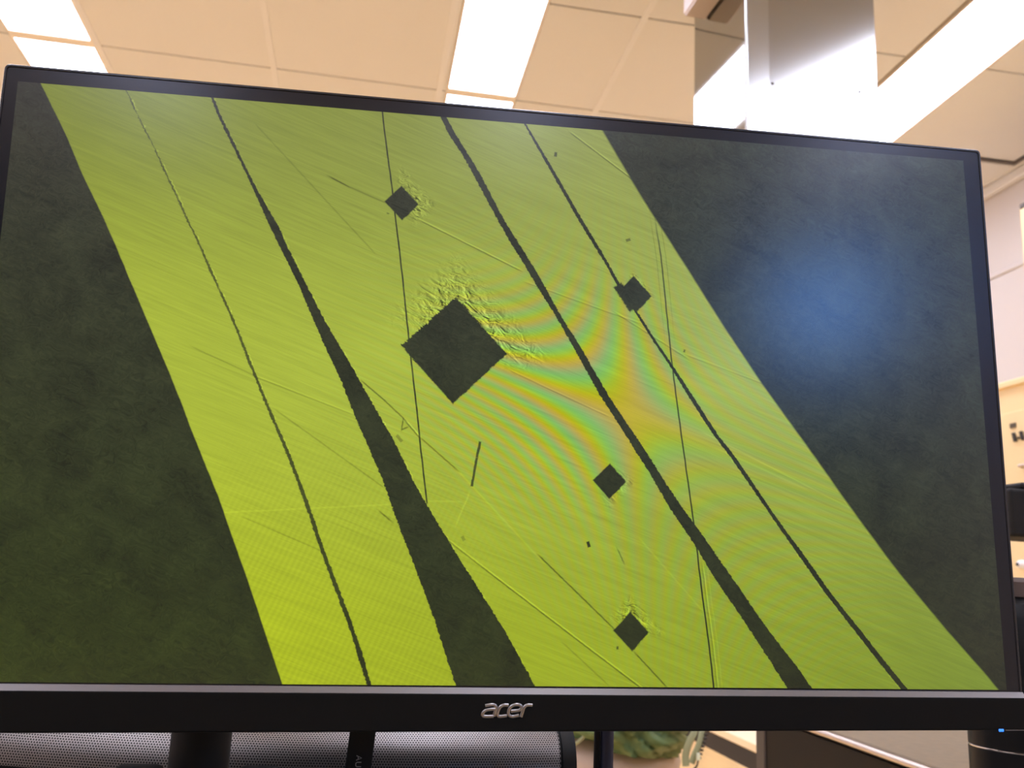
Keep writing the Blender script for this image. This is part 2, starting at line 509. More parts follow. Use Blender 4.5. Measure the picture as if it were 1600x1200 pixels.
def bar(x0, x1, k):
    bm = bmesh.new()
    n_ = max(1, int((x1 - x0) / 0.03))
    rings = [[bm.verts.new((x0 + (x1 - x0) * j / n_, *prof(2 * math.pi * i / 40, k))) for i in range(40)] for j in range(n_ + 1)]
    for ra, rb in zip(rings, rings[1:]):
        for i in range(40):
            bm.faces.new((ra[i], ra[(i + 1) % 40], rb[(i + 1) % 40], rb[i]))
    bm.faces.new(rings[0])
    bm.faces.new(rings[-1][::-1])
    return bm


obj('body', bar(XL, XR - 0.012, 0.975), M['black'], sp, smooth=True)
obj('end_cap', bar(XR - 0.012, XR, 1.0), M['black'], sp, smooth=True)
obj('end_cap', bar(XL - 0.012, XL, 1.0), M['black'], sp, smooth=True)
fine = [prof(math.radians(d / 2), 1.0) for d in range(4, 196)]
arc = [0.0]
for p, q in zip(fine, fine[1:]):
    arc.append(arc[-1] + math.hypot(q[0] - p[0], q[1] - p[1]))


def at_arc(s):
    s = max(0.0, min(arc[-1] - 1e-6, s))
    lo, hi = 0, len(arc) - 1
    while hi - lo > 1:
        md = (lo + hi) // 2
        if arc[md] <= s:
            lo = md
        else:
            hi = md
    t = (s - arc[lo]) / (arc[hi] - arc[lo])
    return (fine[lo][0] * (1 - t) + fine[hi][0] * t, fine[lo][1] * (1 - t) + fine[hi][1] * t)


PX = 0.0022
PR = PX * 0.866
gv, gf = [], []
s_lo = 0.02 * arc[-1]
rows = int((arc[-1] * 0.98 - s_lo) / PR)
HEX = [(math.cos(math.radians(30 + 60 * k)), math.sin(math.radians(30 + 60 * k))) for k in range(6)]
for rI in range(rows):
    s = s_lo + rI * PR
    for c in range(int((XR - 0.013 - (-0.16)) / PX)):
        x = -0.16 + (c + 0.5 * (rI % 2)) * PX
        n0 = len(gv)
        for k in range(6):
            for rr in (PX / 1.732, PX * 0.34):
                gv.append((x + HEX[k][0] * rr, *at_arc(s + HEX[k][1] * rr)))
        for k in range(6):
            k2 = (k + 1) % 6
            gf.append((n0 + 2 * k, n0 + 2 * k2, n0 + 2 * k2 + 1, n0 + 2 * k + 1))
me = bpy.data.meshes.new('grille')
me.from_pydata(gv, [], gf)
me.materials.append(M['grille'])
me.shade_smooth()
g = bpy.data.objects.new('grille', me)
COL.objects.link(g)
g.parent = sp
tag(g, kind='stuff')

for o in sp.children:                     # the bar bows towards the viewer
    for v in o.data.vertices:
        dx = v.co.x - 0.24
        a_ = min(abs(dx), 0.36)
        v.co.y += 0.55 * a_ * a_ + (abs(dx) - a_) * 0.4

# arm that carries the monitor
ar = thing('mounting_post', 'black post between two rounded lugs, below the left of the monitor', 'post', (-0.087, 0.625, 0.72))
obj('clamp_base', bx((-0.06, -0.045, 0), (0.06, 0.05, 0.02), 0.004, 2), M['black'], ar)
obj('post', lathe([(0, 0.02), (0.0185, 0.02), (0.0185, 0.405), (0.016, 0.41), (0, 0.41)], 28), mat('post_black', (0.014, 0.014, 0.014), 0.5, spec=0.1), ar, smooth=True)
for x, hw in ((-0.0315, 0.0145), (0.0395, 0.0135)):
    obj('lug', bx((x - hw, -0.035, 0.018), (x + hw, -0.012, 0.157), 0.005, 3), M['lug'], ar, smooth=True)
obj('swing_arm', tube([(0, 0, 0.385), (0.05, 0.03, 0.385), (0.14, 0.01, 0.385), (0.172, -0.025, 0.385)], 0.014, 14), M['black'], ar, smooth=True)
obj('mount_plate', bx((0.126, -0.056, 0.345), (0.226, -0.05, 0.430), 0.002), M['black'], ar)
bm = lathe([(0, 0), (0.016, 0), (0.016, 0.04), (0, 0.04)], 20)
bm.transform(Matrix.Translation((0.174, -0.012, 0.386)) @ Matrix.Rotation(math.pi / 2, 4, 'X'))
obj('swivel', bm, M['black'], ar, smooth=True)

# strap with grey letters, two cables hanging behind the monitor
st = thing('cable_strap', 'flat black strap with grey letters hanging below the monitor', 'strap', (0.0125, 0.62, 0.72))
bm = bx((-0.0083, -0.0012, 0), (0.0083, 0.0012, 0.30), 0.0006)
for v in bm.verts:
    v.co.x += (v.co.z - 0.16) * 0.06
obj('band', bm, mat('strap_black', (0.010, 0.011, 0.012), 0.6, spec=0.15), st)
def glyph(strokes, x, z, name):
    b_ = bmesh.new()
    for s_ in strokes:
        # letters run down the strap: the letter's up is +x, its reading direction is -z
        pts_ = [(x + p[1] * 0.0031, -0.0016, z - p[0] * 0.0031) for p in s_]
        tube(pts_, 0.00032, 6, b_, 0.5, V((0, 1, 0)))
    obj(name, b_, M['letter'], st)
glyph([[(0, 0), (0.45, 1.1), (0.9, 0)], [(0.2, 0.4), (0.7, 0.4)]], -0.0020, 0.1615, 'letter')
glyph([[(0, 1.1), (0, 0.25), (0.2, 0), (0.65, 0), (0.85, 0.25), (0.85, 1.1)]], -0.0020, 0.1575, 'letter')

cb = thing('cable', 'thick navy blue cable hanging below the monitor', 'cable', (0.1822, 0.64, 0.72))
obj('sheath', tube([(0, 0, 0.0), (0, 0, 0.28)], 0.0047, 14), M['navy'], cb, smooth=True)
obj('plug', bx((-0.009, -0.006, 0.28), (0.009, 0.006, 0.315), 0.002), M['navy'], cb)
cb = thing('cable', 'thin black cable hanging against the navy blue one', 'cable', (0.1752, 0.64, 0.72))
obj('sheath', tube([(0, 0, 0.0), (0, 0, 0.28)], 0.0022, 10), M['black'], cb, smooth=True)
obj('plug', bx((-0.0022, -0.004, 0.28), (0.0022, 0.004, 0.31), 0.001), M['black'], cb)

# black flask at the right end of the desk
fl = thing('flask', 'black cylindrical flask with a thin bright seam, at the lower right corner', 'flask', (0.588, 0.752, 0.72))
R_ = 0.0385
obj('body', lathe([(0, 0), (R_ - 0.003, 0), (R_, 0.003), (R_, 0.1505), (0, 0.1505)], 48), M['black_gloss'], fl, smooth=True)
obj('seam_ring', lathe([(R_ - 0.004, 0.1505), (R_ + 0.0004, 0.1505), (R_ + 0.0006, 0.1512), (R_ + 0.0004, 0.1520), (R_ - 0.004, 0.1520)], 48), M['chrome'], fl, smooth=True)
obj('shell', lathe([(0, 0.152), (R_, 0.152), (R_, 0.262), (R_ - 0.006, 0.275), (R_ - 0.02, 0.281), (0, 0.281)], 48), M['black_gloss'], fl, smooth=True)
lid = obj('lid', lathe([(0, 0.281), (0.022, 0.281), (0.022, 0.294), (0.018, 0.298), (0, 0.298)], 32), M['brown_knob'], fl, smooth=True)
obj('carry_loop', tube(smooth_path([(-0.020, -0.004, 0.288), (-0.024, -0.008, 0.283), (-0.023, -0.012, 0.276)]), 0.0016, 8), M['alu'], lid, smooth=True)
a = math.radians(205)
obj('hook', tube(smooth_path([((R_ + 0.0003) * math.cos(a), (R_ + 0.0003) * math.sin(a), 0.1305), ((R_ + 0.003) * math.cos(a + 0.05), (R_ + 0.003) * math.sin(a + 0.05), 0.1325), ((R_ + 0.003) * math.cos(a + 0.14), (R_ + 0.003) * math.sin(a + 0.14), 0.130), (R_ * math.cos(a + 0.18), R_ * math.sin(a + 0.18), 0.125)]), 0.0011, 8), M['alu'], fl, smooth=True)

# ------------------------------------------------------------------ lab stool with an olive jacket on it
so = thing('lab_stool', 'lab stool with a domed beige seat under the olive jacket', 'stool', (0.655, 2.27, 0))
obj('seat', lathe([(0, 0.648), (0.05, 0.646), (0.10, 0.639), (0.14, 0.625), (0.165, 0.600), (0.172, 0.575), (0.165, 0.550), (0.15, 0.542), (0, 0.542)], 48), M['beige'], so, smooth=True, angle=60)
obj('seat_plate', lathe([(0, 0.525), (0.10, 0.525), (0.12, 0.542), (0, 0.542)], 32), M['dark'], so, smooth=True)
obj('column', lathe([(0, 0.11), (0.025, 0.11), (0.025, 0.33), (0.016, 0.34), (0.016, 0.525), (0, 0.525)], 24), M['chrome'], so, smooth=True)
obj('foot_ring', tube([(0.14 * math.cos(t / 24 * 2 * math.pi), 0.14 * math.sin(t / 24 * 2 * math.pi), 0.24) for t in range(25)], 0.008, 8), M['chrome'], so, smooth=True)
for k in range(3):
    t = k * 2 * math.pi / 3
    obj('spoke', tube([(0.024 * math.cos(t), 0.024 * math.sin(t), 0.24), (0.14 * math.cos(t), 0.14 * math.sin(t), 0.24)], 0.006, 8), M['chrome'], so, smooth=True)
for k in range(5):
    t = k * 2 * math.pi / 5 + 0.3
    lg = obj('leg', tube([(0.01 * math.cos(t), 0.01 * math.sin(t), 0.12), (0.15 * math.cos(t), 0.15 * math.sin(t), 0.085), (0.22 * math.cos(t), 0.22 * math.sin(t), 0.065)], lambda u: 0.022 - 0.009 * u, 10), M['dark'], so, smooth=True)
    bm = bmesh.new()
    bmesh.ops.create_uvsphere(bm, u_segments=14, v_segments=8, radius=0.03)
    bmesh.ops.translate(bm, vec=(0.22 * math.cos(t), 0.22 * math.sin(t), 0.03), verts=bm.verts)
    obj('caster', bm, M['black'], lg, smooth=True)

jk = thing('jacket', 'crumpled olive green jacket with a zip, heaped on the beige stool', 'jacket', (0.655, 2.27, 0.62))


def fold(x, z):
    """Folds running from upper left to lower right across the front."""
    u = x * 0.8 + z * 1.4
    d = 0.010 * math.sin(u * 95 + 3 * math.sin(x * 30)) + 0.006 * math.sin(u * 210 + x * 60) + 0.008 * math.sin(x * 42 - z * 60)
    return d


bm = bmesh.new()
bmesh.ops.create_uvsphere(bm, u_segments=96, v_segments=56, radius=1.0)
for v in bm.verts:
    p = v.co.copy()
    ch = max(math.hypot(p.x, p.y), 1e-4)
    rr_ = ch ** 0.25 if p.z < 0 else ch ** 0.8
    sx, sy = p.x / ch * rr_ * 0.195, p.y / ch * rr_ * 0.235
    sz = math.copysign(abs(p.z) ** 0.75, p.z) * (0.15 if p.z < 0 else 0.12)
    k = 1 + fold(sx, sz) * 5 * (1 - 0.4 * abs(p.z))
    zc = 0.112
    x, y, z = sx * k - 0.005, sy * k, sz * (1 + fold(sx + 1, sy) * 1.5) + zc
    hem = max(-0.023, min(0.020, -0.005 - 0.115 * (x + 0.035))) if x > -0.06 else 0.022
    inner = 0.031 - 0.5 * max(0, math.hypot(x, y) - 0.10) ** 2 * 8      # rests on the seat's dome
    low = hem if (y < -0.05 and math.hypot(x, y) > 0.170) else inner
    if z < low:
        z = low + (low - z) * 0.04
    v.co = (x, y, z)
obj('cloth', bm, M['olive'], jk, smooth=True, angle=80)
yf = -0.222
obj('zip_tape', tube(smooth_path([(0.166, yf + 0.03, 0.075), (0.152, yf + 0.005, 0.045), (0.143, yf, 0.020), (0.134, yf, 0.002), (0.126, yf, -0.018)]), 0.0075, 10, None, 0.35, V((0, 1, 0))), M['olive_light'], jk, smooth=True)
obj('zip_tape', tube(smooth_path([(0.142, yf + 0.03, 0.075), (0.135, yf + 0.006, 0.050), (0.120, yf, 0.026), (0.112, yf, 0.000), (0.113, yf, -0.024)]), 0.0085, 10, None, 0.35, V((0, 1, 0))), M['olive_light'], jk, smooth=True)
bm = bmesh.new()
for k in range(9):
    t = k / 8
    x, z = 0.166 - 0.023 * t, 0.060 - 0.066 * t
    box(bm, (x - 0.004, yf - 0.004, z - 0.0022), (x + 0.0045, yf + 0.004, z + 0.0022), 0.0008)
tag(obj('zip_teeth', bm, M['teeth'], jk), kind='stuff')
bm = lathe([(0, -0.008), (0.004, -0.0075), (0.0045, 0.0), (0.004, 0.007), (0, 0.008)], 14, c=(0.139, yf - 0.008, -0.002))
obj('cord_toggle', bm, M['toggle'], jk, smooth=True)
obj('drawcord', tube(smooth_path([(0.139, yf - 0.008, -0.008), (0.135, yf - 0.008, -0.022), (0.125, yf - 0.006, -0.032), (0.116, yf - 0.006, -0.04)]), 0.0022, 8), M['teeth'], jk, smooth=True)
obj('strap', tube(smooth_path([(-0.155, -0.170, -0.012), (-0.140, -0.176, 0.004), (-0.122, -0.186, 0.022), (-0.105, -0.19, 0.04)]), 0.0042, 10, None, 0.4, V((0, 1, 0))), M['olive_light'], jk, smooth=True)

# ------------------------------------------------------------------ the monitor
mon = thing('monitor', 'large black monitor showing a yellow green micrograph of a polished layered strip with square dents', 'monitor')
RX = V((0.998891, -0.036927, 0.029195))
UZ = V((-0.030457, -0.034084, 0.998955))
NY = -V((-0.035894, -0.998737, -0.035170))
mw = Matrix((RX, NY, UZ)).transposed().to_4x4()
mw.translation = V((0.088747, 0.514751, 1.107347))
mon.matrix_world = mw
# active picture area and outer frame, corner points on the front plane (x, z) in metres
ACT = [V((-0.30079, 0.16965)), V((0.29513, 0.16820)), V((0.30053, -0.17097)), V((-0.29679, -0.16740))]     # TL TR BR BL
OUT = [V((-0.30895, 0.17985)), V((0.30770, 0.17650)), V((0.31060, -0.1940)), V((-0.30890, -0.1925))]
SW, SH = 597.7, 336.2


def act(s, t):
    return ((ACT[0] * (1 - s) + ACT[1] * s) * (1 - t) + (ACT[3] * (1 - s) + ACT[2] * s) * t)


def chin_top(x):
    return -0.16832 + (x + 0.2728) * -0.006585


def chin_bev(x):
    return -0.17129 + (x + 0.2711) * -0.006553


def chin_bot(x):
    return -0.19270 + (x + 0.2687) * -0.001895


# ---- the displayed micrograph: a procedural picture in millimetres of the screen (x right, y down)
# picture colours (sRGB): lit metal at the top / middle / bottom, left and right; dark resin at the corners
C_TL, C_TR = (121, 131, 41), (155, 166, 90)  # illumination falloff and top right glare are put into these colours
C_ML, C_MR = (172, 186, 52), (152, 169, 72)
C_BL, C_BR = (184, 197, 10), (118, 139, 43)
D_TL, D_TR, D_BL, D_BR = (47, 48, 36), (46, 53, 42), (42, 52, 8), (35, 40, 18)
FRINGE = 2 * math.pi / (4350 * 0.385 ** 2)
GLASS_ROUGH, GLASS_SPEC = 0.22, 0.5
CURVES = {
    'edge_left': [12.6, 18.8, 25.0, 31.0, 36.3, 41.7, 47.9, 54.0, 59.7, 65.1, 70.5, 75.9, 81.3, 86.8, 92.2, 97.6, 102.8, 107.8, 112.7, 117.8, 123.1, 128.4, 133.0, 137.5, 142.2, 146.9, 151.3, 155.7, 160.1, 164.5, 168.9],
    'edge_right': [350.3, 356.8, 363.4, 369.9, 376.8, 384.0, 391.3, 398.5, 405.7, 412.8, 419.9, 427.1, 434.7, 442.2, 449.8, 458.0, 466.3, 474.6, 482.8, 490.9, 498.9, 507.1, 515.6, 524.0, 532.7, 542.4, 552.1, 561.7, 572.1, 582.5, 592.2],
    'l1': [60.8, 66.5, 72.5, 79.0, 84.5, 90.4, 96.3, 101.8, 108.0, 113.4, 119.0, 124.7, 130.2, 135.5, 140.3, 145.4, 150.4, 155.8, 161.2, 166.6, 171.3, 176.1, 180.6, 184.7, 189.2, 194.0, 198.8, 203.6, 207.9, 211.9, 215.8],
    'l2l': [109.4, 114.3, 120.2, 126.1, 132.0, 137.7, 143.2, 148.7, 154.6, 160.7, 166.6, 171.8, 177.0, 182.3, 188.1, 193.8, 198.5, 203.4, 208.8, 214.2, 219.5, 223.8, 228.2, 232.9, 237.7, 242.5, 247.0, 251.5, 255.4, 259.5, 263.6],
    'l2r': [111.3, 116.2, 122.1, 128.0, 133.9, 140.0, 147.1, 154.0, 159.3, 165.4, 171.5, 177.5, 183.9, 191.1, 198.2, 204.9, 211.6, 218.5, 225.5, 231.3, 237.1, 243.9, 251.1, 258.4, 265.8, 273.4, 280.9, 288.6, 295.5, 302.0, 308.6],
    'l3l': [247.7, 253.0, 260.9, 267.4, 273.5, 279.7, 286.0, 292.6, 299.9, 306.8, 313.8, 321.1, 327.6, 334.1, 340.5, 346.8, 354.4, 361.8, 369.0, 376.4, 383.3, 389.8, 397.9, 405.6, 412.3, 419.7, 427.9, 435.7, 443.3, 450.8, 458.2],
    'l3r': [251.2, 257.6, 264.9, 272.0, 278.1, 283.9, 290.4, 297.8, 305.0, 312.0, 318.1, 324.5, 332.2, 339.0, 345.5, 352.2, 359.7, 367.6, 375.5, 382.6, 390.2, 398.2, 406.8, 414.9, 423.0, 431.3, 439.1, 447.2, 456.2, 465.5, 473.4],
    'l4l': [300.1, 306.3, 312.7, 319.2, 325.7, 332.1, 338.8, 346.0, 352.9, 359.0, 366.9, 374.2, 381.3, 389.2, 396.3, 403.2, 410.6, 418.2, 427.2, 435.3, 443.2, 451.1, 459.1, 467.2, 475.3, 483.4, 492.3, 501.4, 510.5, 519.6, 529.4],
    'l4r': [301.3, 308.2, 315.1, 321.8, 328.3, 334.8, 341.6, 348.6, 355.1, 361.5, 368.8, 376.0, 383.4, 391.3, 398.9, 406.4, 413.7, 421.2, 430.5, 438.4, 446.1, 453.9, 462.0, 470.9, 479.0, 487.1, 496.2, 505.6, 514.7, 524.0, 533.5],
    'la': [211.8, 213.4, 215.1, 216.9, 218.7, 220.4, 221.9, 223.6, 225.2, 226.8, 228.3, 229.8, 231.2, 232.6, 234.2, 235.8, 237.4, 238.9, 240.2, 241.8, 243.4, 245.0, 246.6, 248.2, 249.8, 251.4, 253.0, 254.6, 256.2, 257.7, 259.3],
    'lb': [376.8, 378.2, 379.6, 381.0, 382.4, 383.8, 385.3, 386.9, 388.0, 388.9, 389.8, 390.7, 391.6, 392.5, 393.7, 395.0, 396.3, 397.5, 398.9, 400.3, 401.7, 403.1, 404.4, 405.4, 406.5, 407.6, 408.8, 410.2, 411.4, 412.4, 413.3],
}
LINE_END = [(245.07, 236.57), (382.45, 51.03), (405.76, 263.2)]
PITS = [[(224.78, 46.5), (236.32, 57.01), (225.06, 68.75), (215.49, 57.77)], [(259.27, 113.81), (291.39, 146.0), (257.9, 178.68), (227.73, 145.55)], [(369.37, 93.68), (381.84, 104.69), (369.83, 117.12), (360.29, 104.4)], [(353.13, 209.5), (363.55, 219.69), (352.52, 231.3), (342.17, 219.31)], [(364.42, 294.64), (375.31, 305.93), (365.24, 316.73), (354.03, 305.17)]]
SCRATCHES = [
    ((330.03, 3.19), (375.26, 34.74), 'e', 1),
    ((181.73, 44.21), (193.38, 49.77), 'd', 1),
    ((193.38, 49.77), (216.67, 58.49), 'd', 0.5),
    ((236.2, 67.13), (299.18, 94.99), 'e', 0.9),
    ((136.83, 15.02), (210.08, 89.76), 'd', 0.35),
    ((205.38, 167.22), (218.68, 177.85), 'd', 1),
    ((218.68, 177.85), (231.62, 189.24), 'd', 0.9),
    ((231.62, 189.24), (240.04, 198.56), 'e', 1),
    ((240.04, 198.56), (262.4, 216.95), 'd', 0.8),
    ((262.4, 216.95), (313.47, 268.33), 'b', 0.5),
    ((310.45, 264.07), (355.54, 305.15), 'd', 1),
    ((366.74, 317.42), (385.38, 336.27), 'd', 1),
    ((258.39, 257.12), (280.0, 272.7), 'e', 0.8),
    ((280.0, 272.7), (332.18, 309.73), 'e', 1.1),
    ((332.18, 309.73), (370.22, 336.38), 'e', 1.1),
    ((324.71, 312.65), (350.7, 335.12), 'd', 0.4),
    ((130.66, 245.14), (225.0, 237.57), 'b', 0.5),
    ((245.03, 235.12), (265.34, 234.83), 'b', 0.5),
    ((108.88, 152.36), (145.42, 167.57), 'd', 0.4),
    ((145.42, 167.57), (201.35, 186.84), 'e', 0.5),
    ((157.18, 186.23), (220.34, 228.31), 'd', 0.4),
    ((142.93, 247.23), (187.68, 264.99), 'd', 0.4),
    ((217.87, 241.39), (225.31, 247.27), 'd', 0.8),
    ((370.83, 253.01), (408.78, 294.25), 'b', 0.5),
    ((411.08, 188.46), (504.17, 231.44), 'b', 0.6),
    ((419.68, 197.78), (475.81, 220.81), 'b', 0.4),
    ((301.19, 101.67), (372.97, 123.35), 'e', 0.5),
    ((356.91, 117.08), (402.99, 143.67), 'e', 0.5),
    ((403.04, 141.67), (451.89, 157.14), 'e', 0.4),
    ((275.23, 199.74), (273.49, 209.13), 'r', 1),
    ((273.49, 209.13), (270.76, 225.86), 'r', 1),
    ((269.33, 229.58), (261.9, 248.73), 'b', 0.7),
    ((293.81, 157.1), (352.25, 181.32), 'e', 0.5),
    ((230.12, 188.56), (229.57, 194.91), 'd', 0.9),
    ((229.57, 194.91), (232.84, 192.91), 'd', 0.9),
    ((357.22, 259.25), (360.97, 267.21), 'd', 0.8),
    ((320.58, 17.17), (320.17, 20.16), 'r', 0.9),
    ((364.79, 71.43), (367.67, 70.4), 'r', 0.7),
    ((339.25, 255.33), (340.37, 258.59), 'r', 1.1),
    ((355.81, 314.72), (356.94, 314.7), 'r', 0.9),
    ((400.26, 139.03), (401.47, 139.36), 'r', 0.8),
    ((226.71, 198.0), (229.76, 201.58), 'r', 0.5),
    ((265.69, 254.4), (267.21, 256.88), 'r', 0.4),
    ((216.48, 64.55), (218.02, 64.84), 'd', 0.9),
]
LOGO = {
    'a1': [(-16.86, -179.11), (-13.53, -178.55), (-11.51, -178.86), (-10.75, -180.14), (-11.34, -182.3), (-11.89, -184.64)],
    'a2': [(-11.05, -180.9), (-14.0, -181.02), (-16.66, -181.65), (-18.09, -183.18), (-17.78, -184.52), (-15.5, -184.78), (-12.08, -184.64)],
    'c1': [(-3.89, -178.79), (-6.53, -178.79), (-8.52, -179.88), (-9.68, -182.05), (-9.85, -183.83), (-8.67, -184.8), (-4.65, -184.35)],
    'e1': [(2.08, -184.16), (-1.27, -184.82), (-3.31, -184.15), (-3.81, -182.31), (-2.87, -180.02), (-0.47, -178.62), (2.1, -178.62), (3.42, -179.77), (2.29, -181.43), (-2.42, -181.93)],
    'r1': [(3.26, -185.08), (4.08, -182.58), (4.89, -180.16), (6.71, -178.8), (9.56, -178.88)],
}
pic = bpy.data.materials.new('display_micrograph')
pic.use_nodes = True
NT = pic.node_tree
ND, LK = NT.nodes, NT.links


class E:
    """A value in the node tree (number or socket) with arithmetic."""
    def __init__(self, v):
        self.v = v.v if isinstance(v, E) else v

    def __add__(self, o): return mth('ADD', self, o)
    def __radd__(self, o): return mth('ADD', o, self)
    def __sub__(self, o): return mth('SUBTRACT', self, o)
    def __rsub__(self, o): return mth('SUBTRACT', o, self)
    def __mul__(self, o): return mth('MULTIPLY', self, o)
    def __rmul__(self, o): return mth('MULTIPLY', o, self)
    def __truediv__(self, o): return mth('DIVIDE', self, o)


def put(sock, v):
    v = v.v if isinstance(v, E) else v
    if isinstance(v, bpy.types.NodeSocket):
        LK.new(v, sock)
    else:
        sock.default_value = v


def mth(op, *a):
    n = ND.new('ShaderNodeMath')
    n.operation = op
    for i, x in enumerate(a):
        put(n.inputs[i], x)
    return E(n.outputs[0])


def mn(a, b): return mth('MINIMUM', a, b)
def mxx(a, b): return mth('MAXIMUM', a, b)
def ab(a): return mth('ABSOLUTE', a)


def ss(a, b, x):
    """Smooth 0..1 step of x between a and b (a may exceed b)."""
    n = ND.new('ShaderNodeMapRange')
    n.interpolation_type = 'SMOOTHSTEP'
    if a > b:
        n.inputs[3].default_value, n.inputs[4].default_value = 1.0, 0.0
        a, b = b, a
    n.inputs[1].default_value, n.inputs[2].default_value = a, b
    put(n.inputs[0], x)
    return E(n.outputs[0])


def vec(x, y, z=0.0):
    n = ND.new('ShaderNodeCombineXYZ')
    for i, q in enumerate((x, y, z)):
        put(n.inputs[i], q)
    return n.outputs[0]


def noise(v, scale, detail=2.0, rough=0.5, dist=0.0):
    n = ND.new('ShaderNodeTexNoise')
    LK.new(v, n.inputs['Vector'])
    n.inputs['Scale'].default_value = scale
    n.inputs['Detail'].default_value = detail
    n.inputs['Roughness'].default_value = rough
    n.inputs['Distortion'].default_value = dist
    return E(n.outputs['Fac'])


def dot(v, d):
    n = ND.new('ShaderNodeVectorMath')
    n.operation = 'DOT_PRODUCT'
    LK.new(v, n.inputs[0])
    n.inputs[1].default_value = (d[0], d[1], 0)
    return E(n.outputs['Value'])


def ramp3(fac, a, b_, c):
    """Three polylines over the picture's height packed into one colour ramp."""
    n = ND.new('ShaderNodeValToRGB')
    cr = n.color_ramp
    cr.interpolation = 'LINEAR'
    N_ = len(a)
    cr.elements[0].position, cr.elements[1].position = 0.0, 1.0
    for k in range(1, N_ - 1):
        cr.elements.new(k / (N_ - 1))
    for k in range(N_):
        cr.elements[k].position = k / (N_ - 1)
        cr.elements[k].color = (a[k] / 600, b_[k] / 600, c[k] / 600, 1)
    put(n.inputs[0], fac)
    s = ND.new('ShaderNodeSeparateColor')
    LK.new(n.outputs[0], s.inputs[0])
    return [E(o) * 600.0 for o in s.outputs]


def mixc(f, a, b_):
    n = ND.new('ShaderNodeMix')
    n.data_type = 'RGBA'
    put(n.inputs[0], f)
    for i, c in ((6, a), (7, b_)):
        if isinstance(c, tuple):
            n.inputs[i].default_value = (*c, 1)
        else:
            LK.new(c, n.inputs[i])
    return n.outputs[2]


uvn = ND.new('ShaderNodeUVMap')
uvn.uv_map = 'screen'
sep = ND.new('ShaderNodeSeparateXYZ')
LK.new(uvn.outputs[0], sep.inputs[0])
su, sv = E(sep.outputs[0]), E(sep.outputs[1])
px0, py0 = su * SW, sv * SH
P0 = vec(px0, py0)
jit = noise(P0, 0.5, 4.0, 0.7) - 0.5            # raggedness of cut edges
jit2 = noise(P0, 0.11, 1.0) - 0.5                # slow wander
pos_x, pos_y = px0 + jit * 0.9 + jit2 * 0.9, py0 + jit2 * 0.6
P = vec(pos_x, pos_y)
e_l, e_r, c_1 = ramp3(sv, CURVES['edge_left'], CURVES['edge_right'], CURVES['l1'])
a_l, a_r, c_a = ramp3(sv, CURVES['l2l'], CURVES['l2r'], CURVES['la'])
b_l, b_r, c_b = ramp3(sv, CURVES['l3l'], CURVES['l3r'], CURVES['lb'])
d_l, d_r, _ = ramp3(sv, CURVES['l4l'], CURVES['l4r'], CURVES['lb'])
A = 0.32
xs = px0 + jit2 * 0.5
strip = ss(-0.5, 0.5, xs + jit * 0.5 - e_l) * ss(-1.1, 1.0, e_r - xs)


def band(l, r, x, soft=A):
    return ss(-soft, soft, mn(x - l, r - x))


xj = px0 + jit * 3.0
lines = band(a_l, a_r, xj)
lines = mxx(lines, band(b_l, b_r, xj))
lines = mxx(lines, band(d_l, d_r, px0 + jit * 2.4))
# first crack: ragged, broken, widening downwards
brk = noise(P0, 0.16, 2.0, 0.6)
w1 = 0.32 + sv * 1.15 + (brk - 0.5) * 1.3
off1 = ab(px0 + jit * 2.8 - c_1)
lines = mxx(lines, ss(0.4, -0.4, off1 - w1) * ss(0.24, 0.38, brk + sv * 0.12) * (0.75 + sv * 0.25))
# thin straight cracks
cut_a = ss(LINE_END[0][1] + 1, LINE_END[0][1] - 1, py0)
lines = mxx(lines, ss(0.75, 0.2, ab(xs - c_a)) * cut_a * (0.7 + 0.5 * brk))
from_b = ss(LINE_END[1][1] - 8, LINE_END[1][1] + 30, py0)
lines = mxx(lines, ss(0.75, 0.2, ab(xs - c_b)) * from_b * (0.75 + 0.3 * sv))
# crumbled metal round the dents
PW = vec(px0 * 0.94 + py0 * 0.34 + jit2 * 8.0, (py0 * 0.94 - px0 * 0.34) * 2.0 + jit2 * 8.0)
PW2 = vec(px0 * 0.94 + py0 * 0.34 + jit2 * 8.0 + 0.7, (py0 * 0.94 - px0 * 0.34) * 2.0 + jit2 * 8.0 - 1.0)
cr1 = noise(PW, 0.12, 4.0, 0.6, 0.8) - noise(PW2, 0.12, 4.0, 0.6, 0.8)
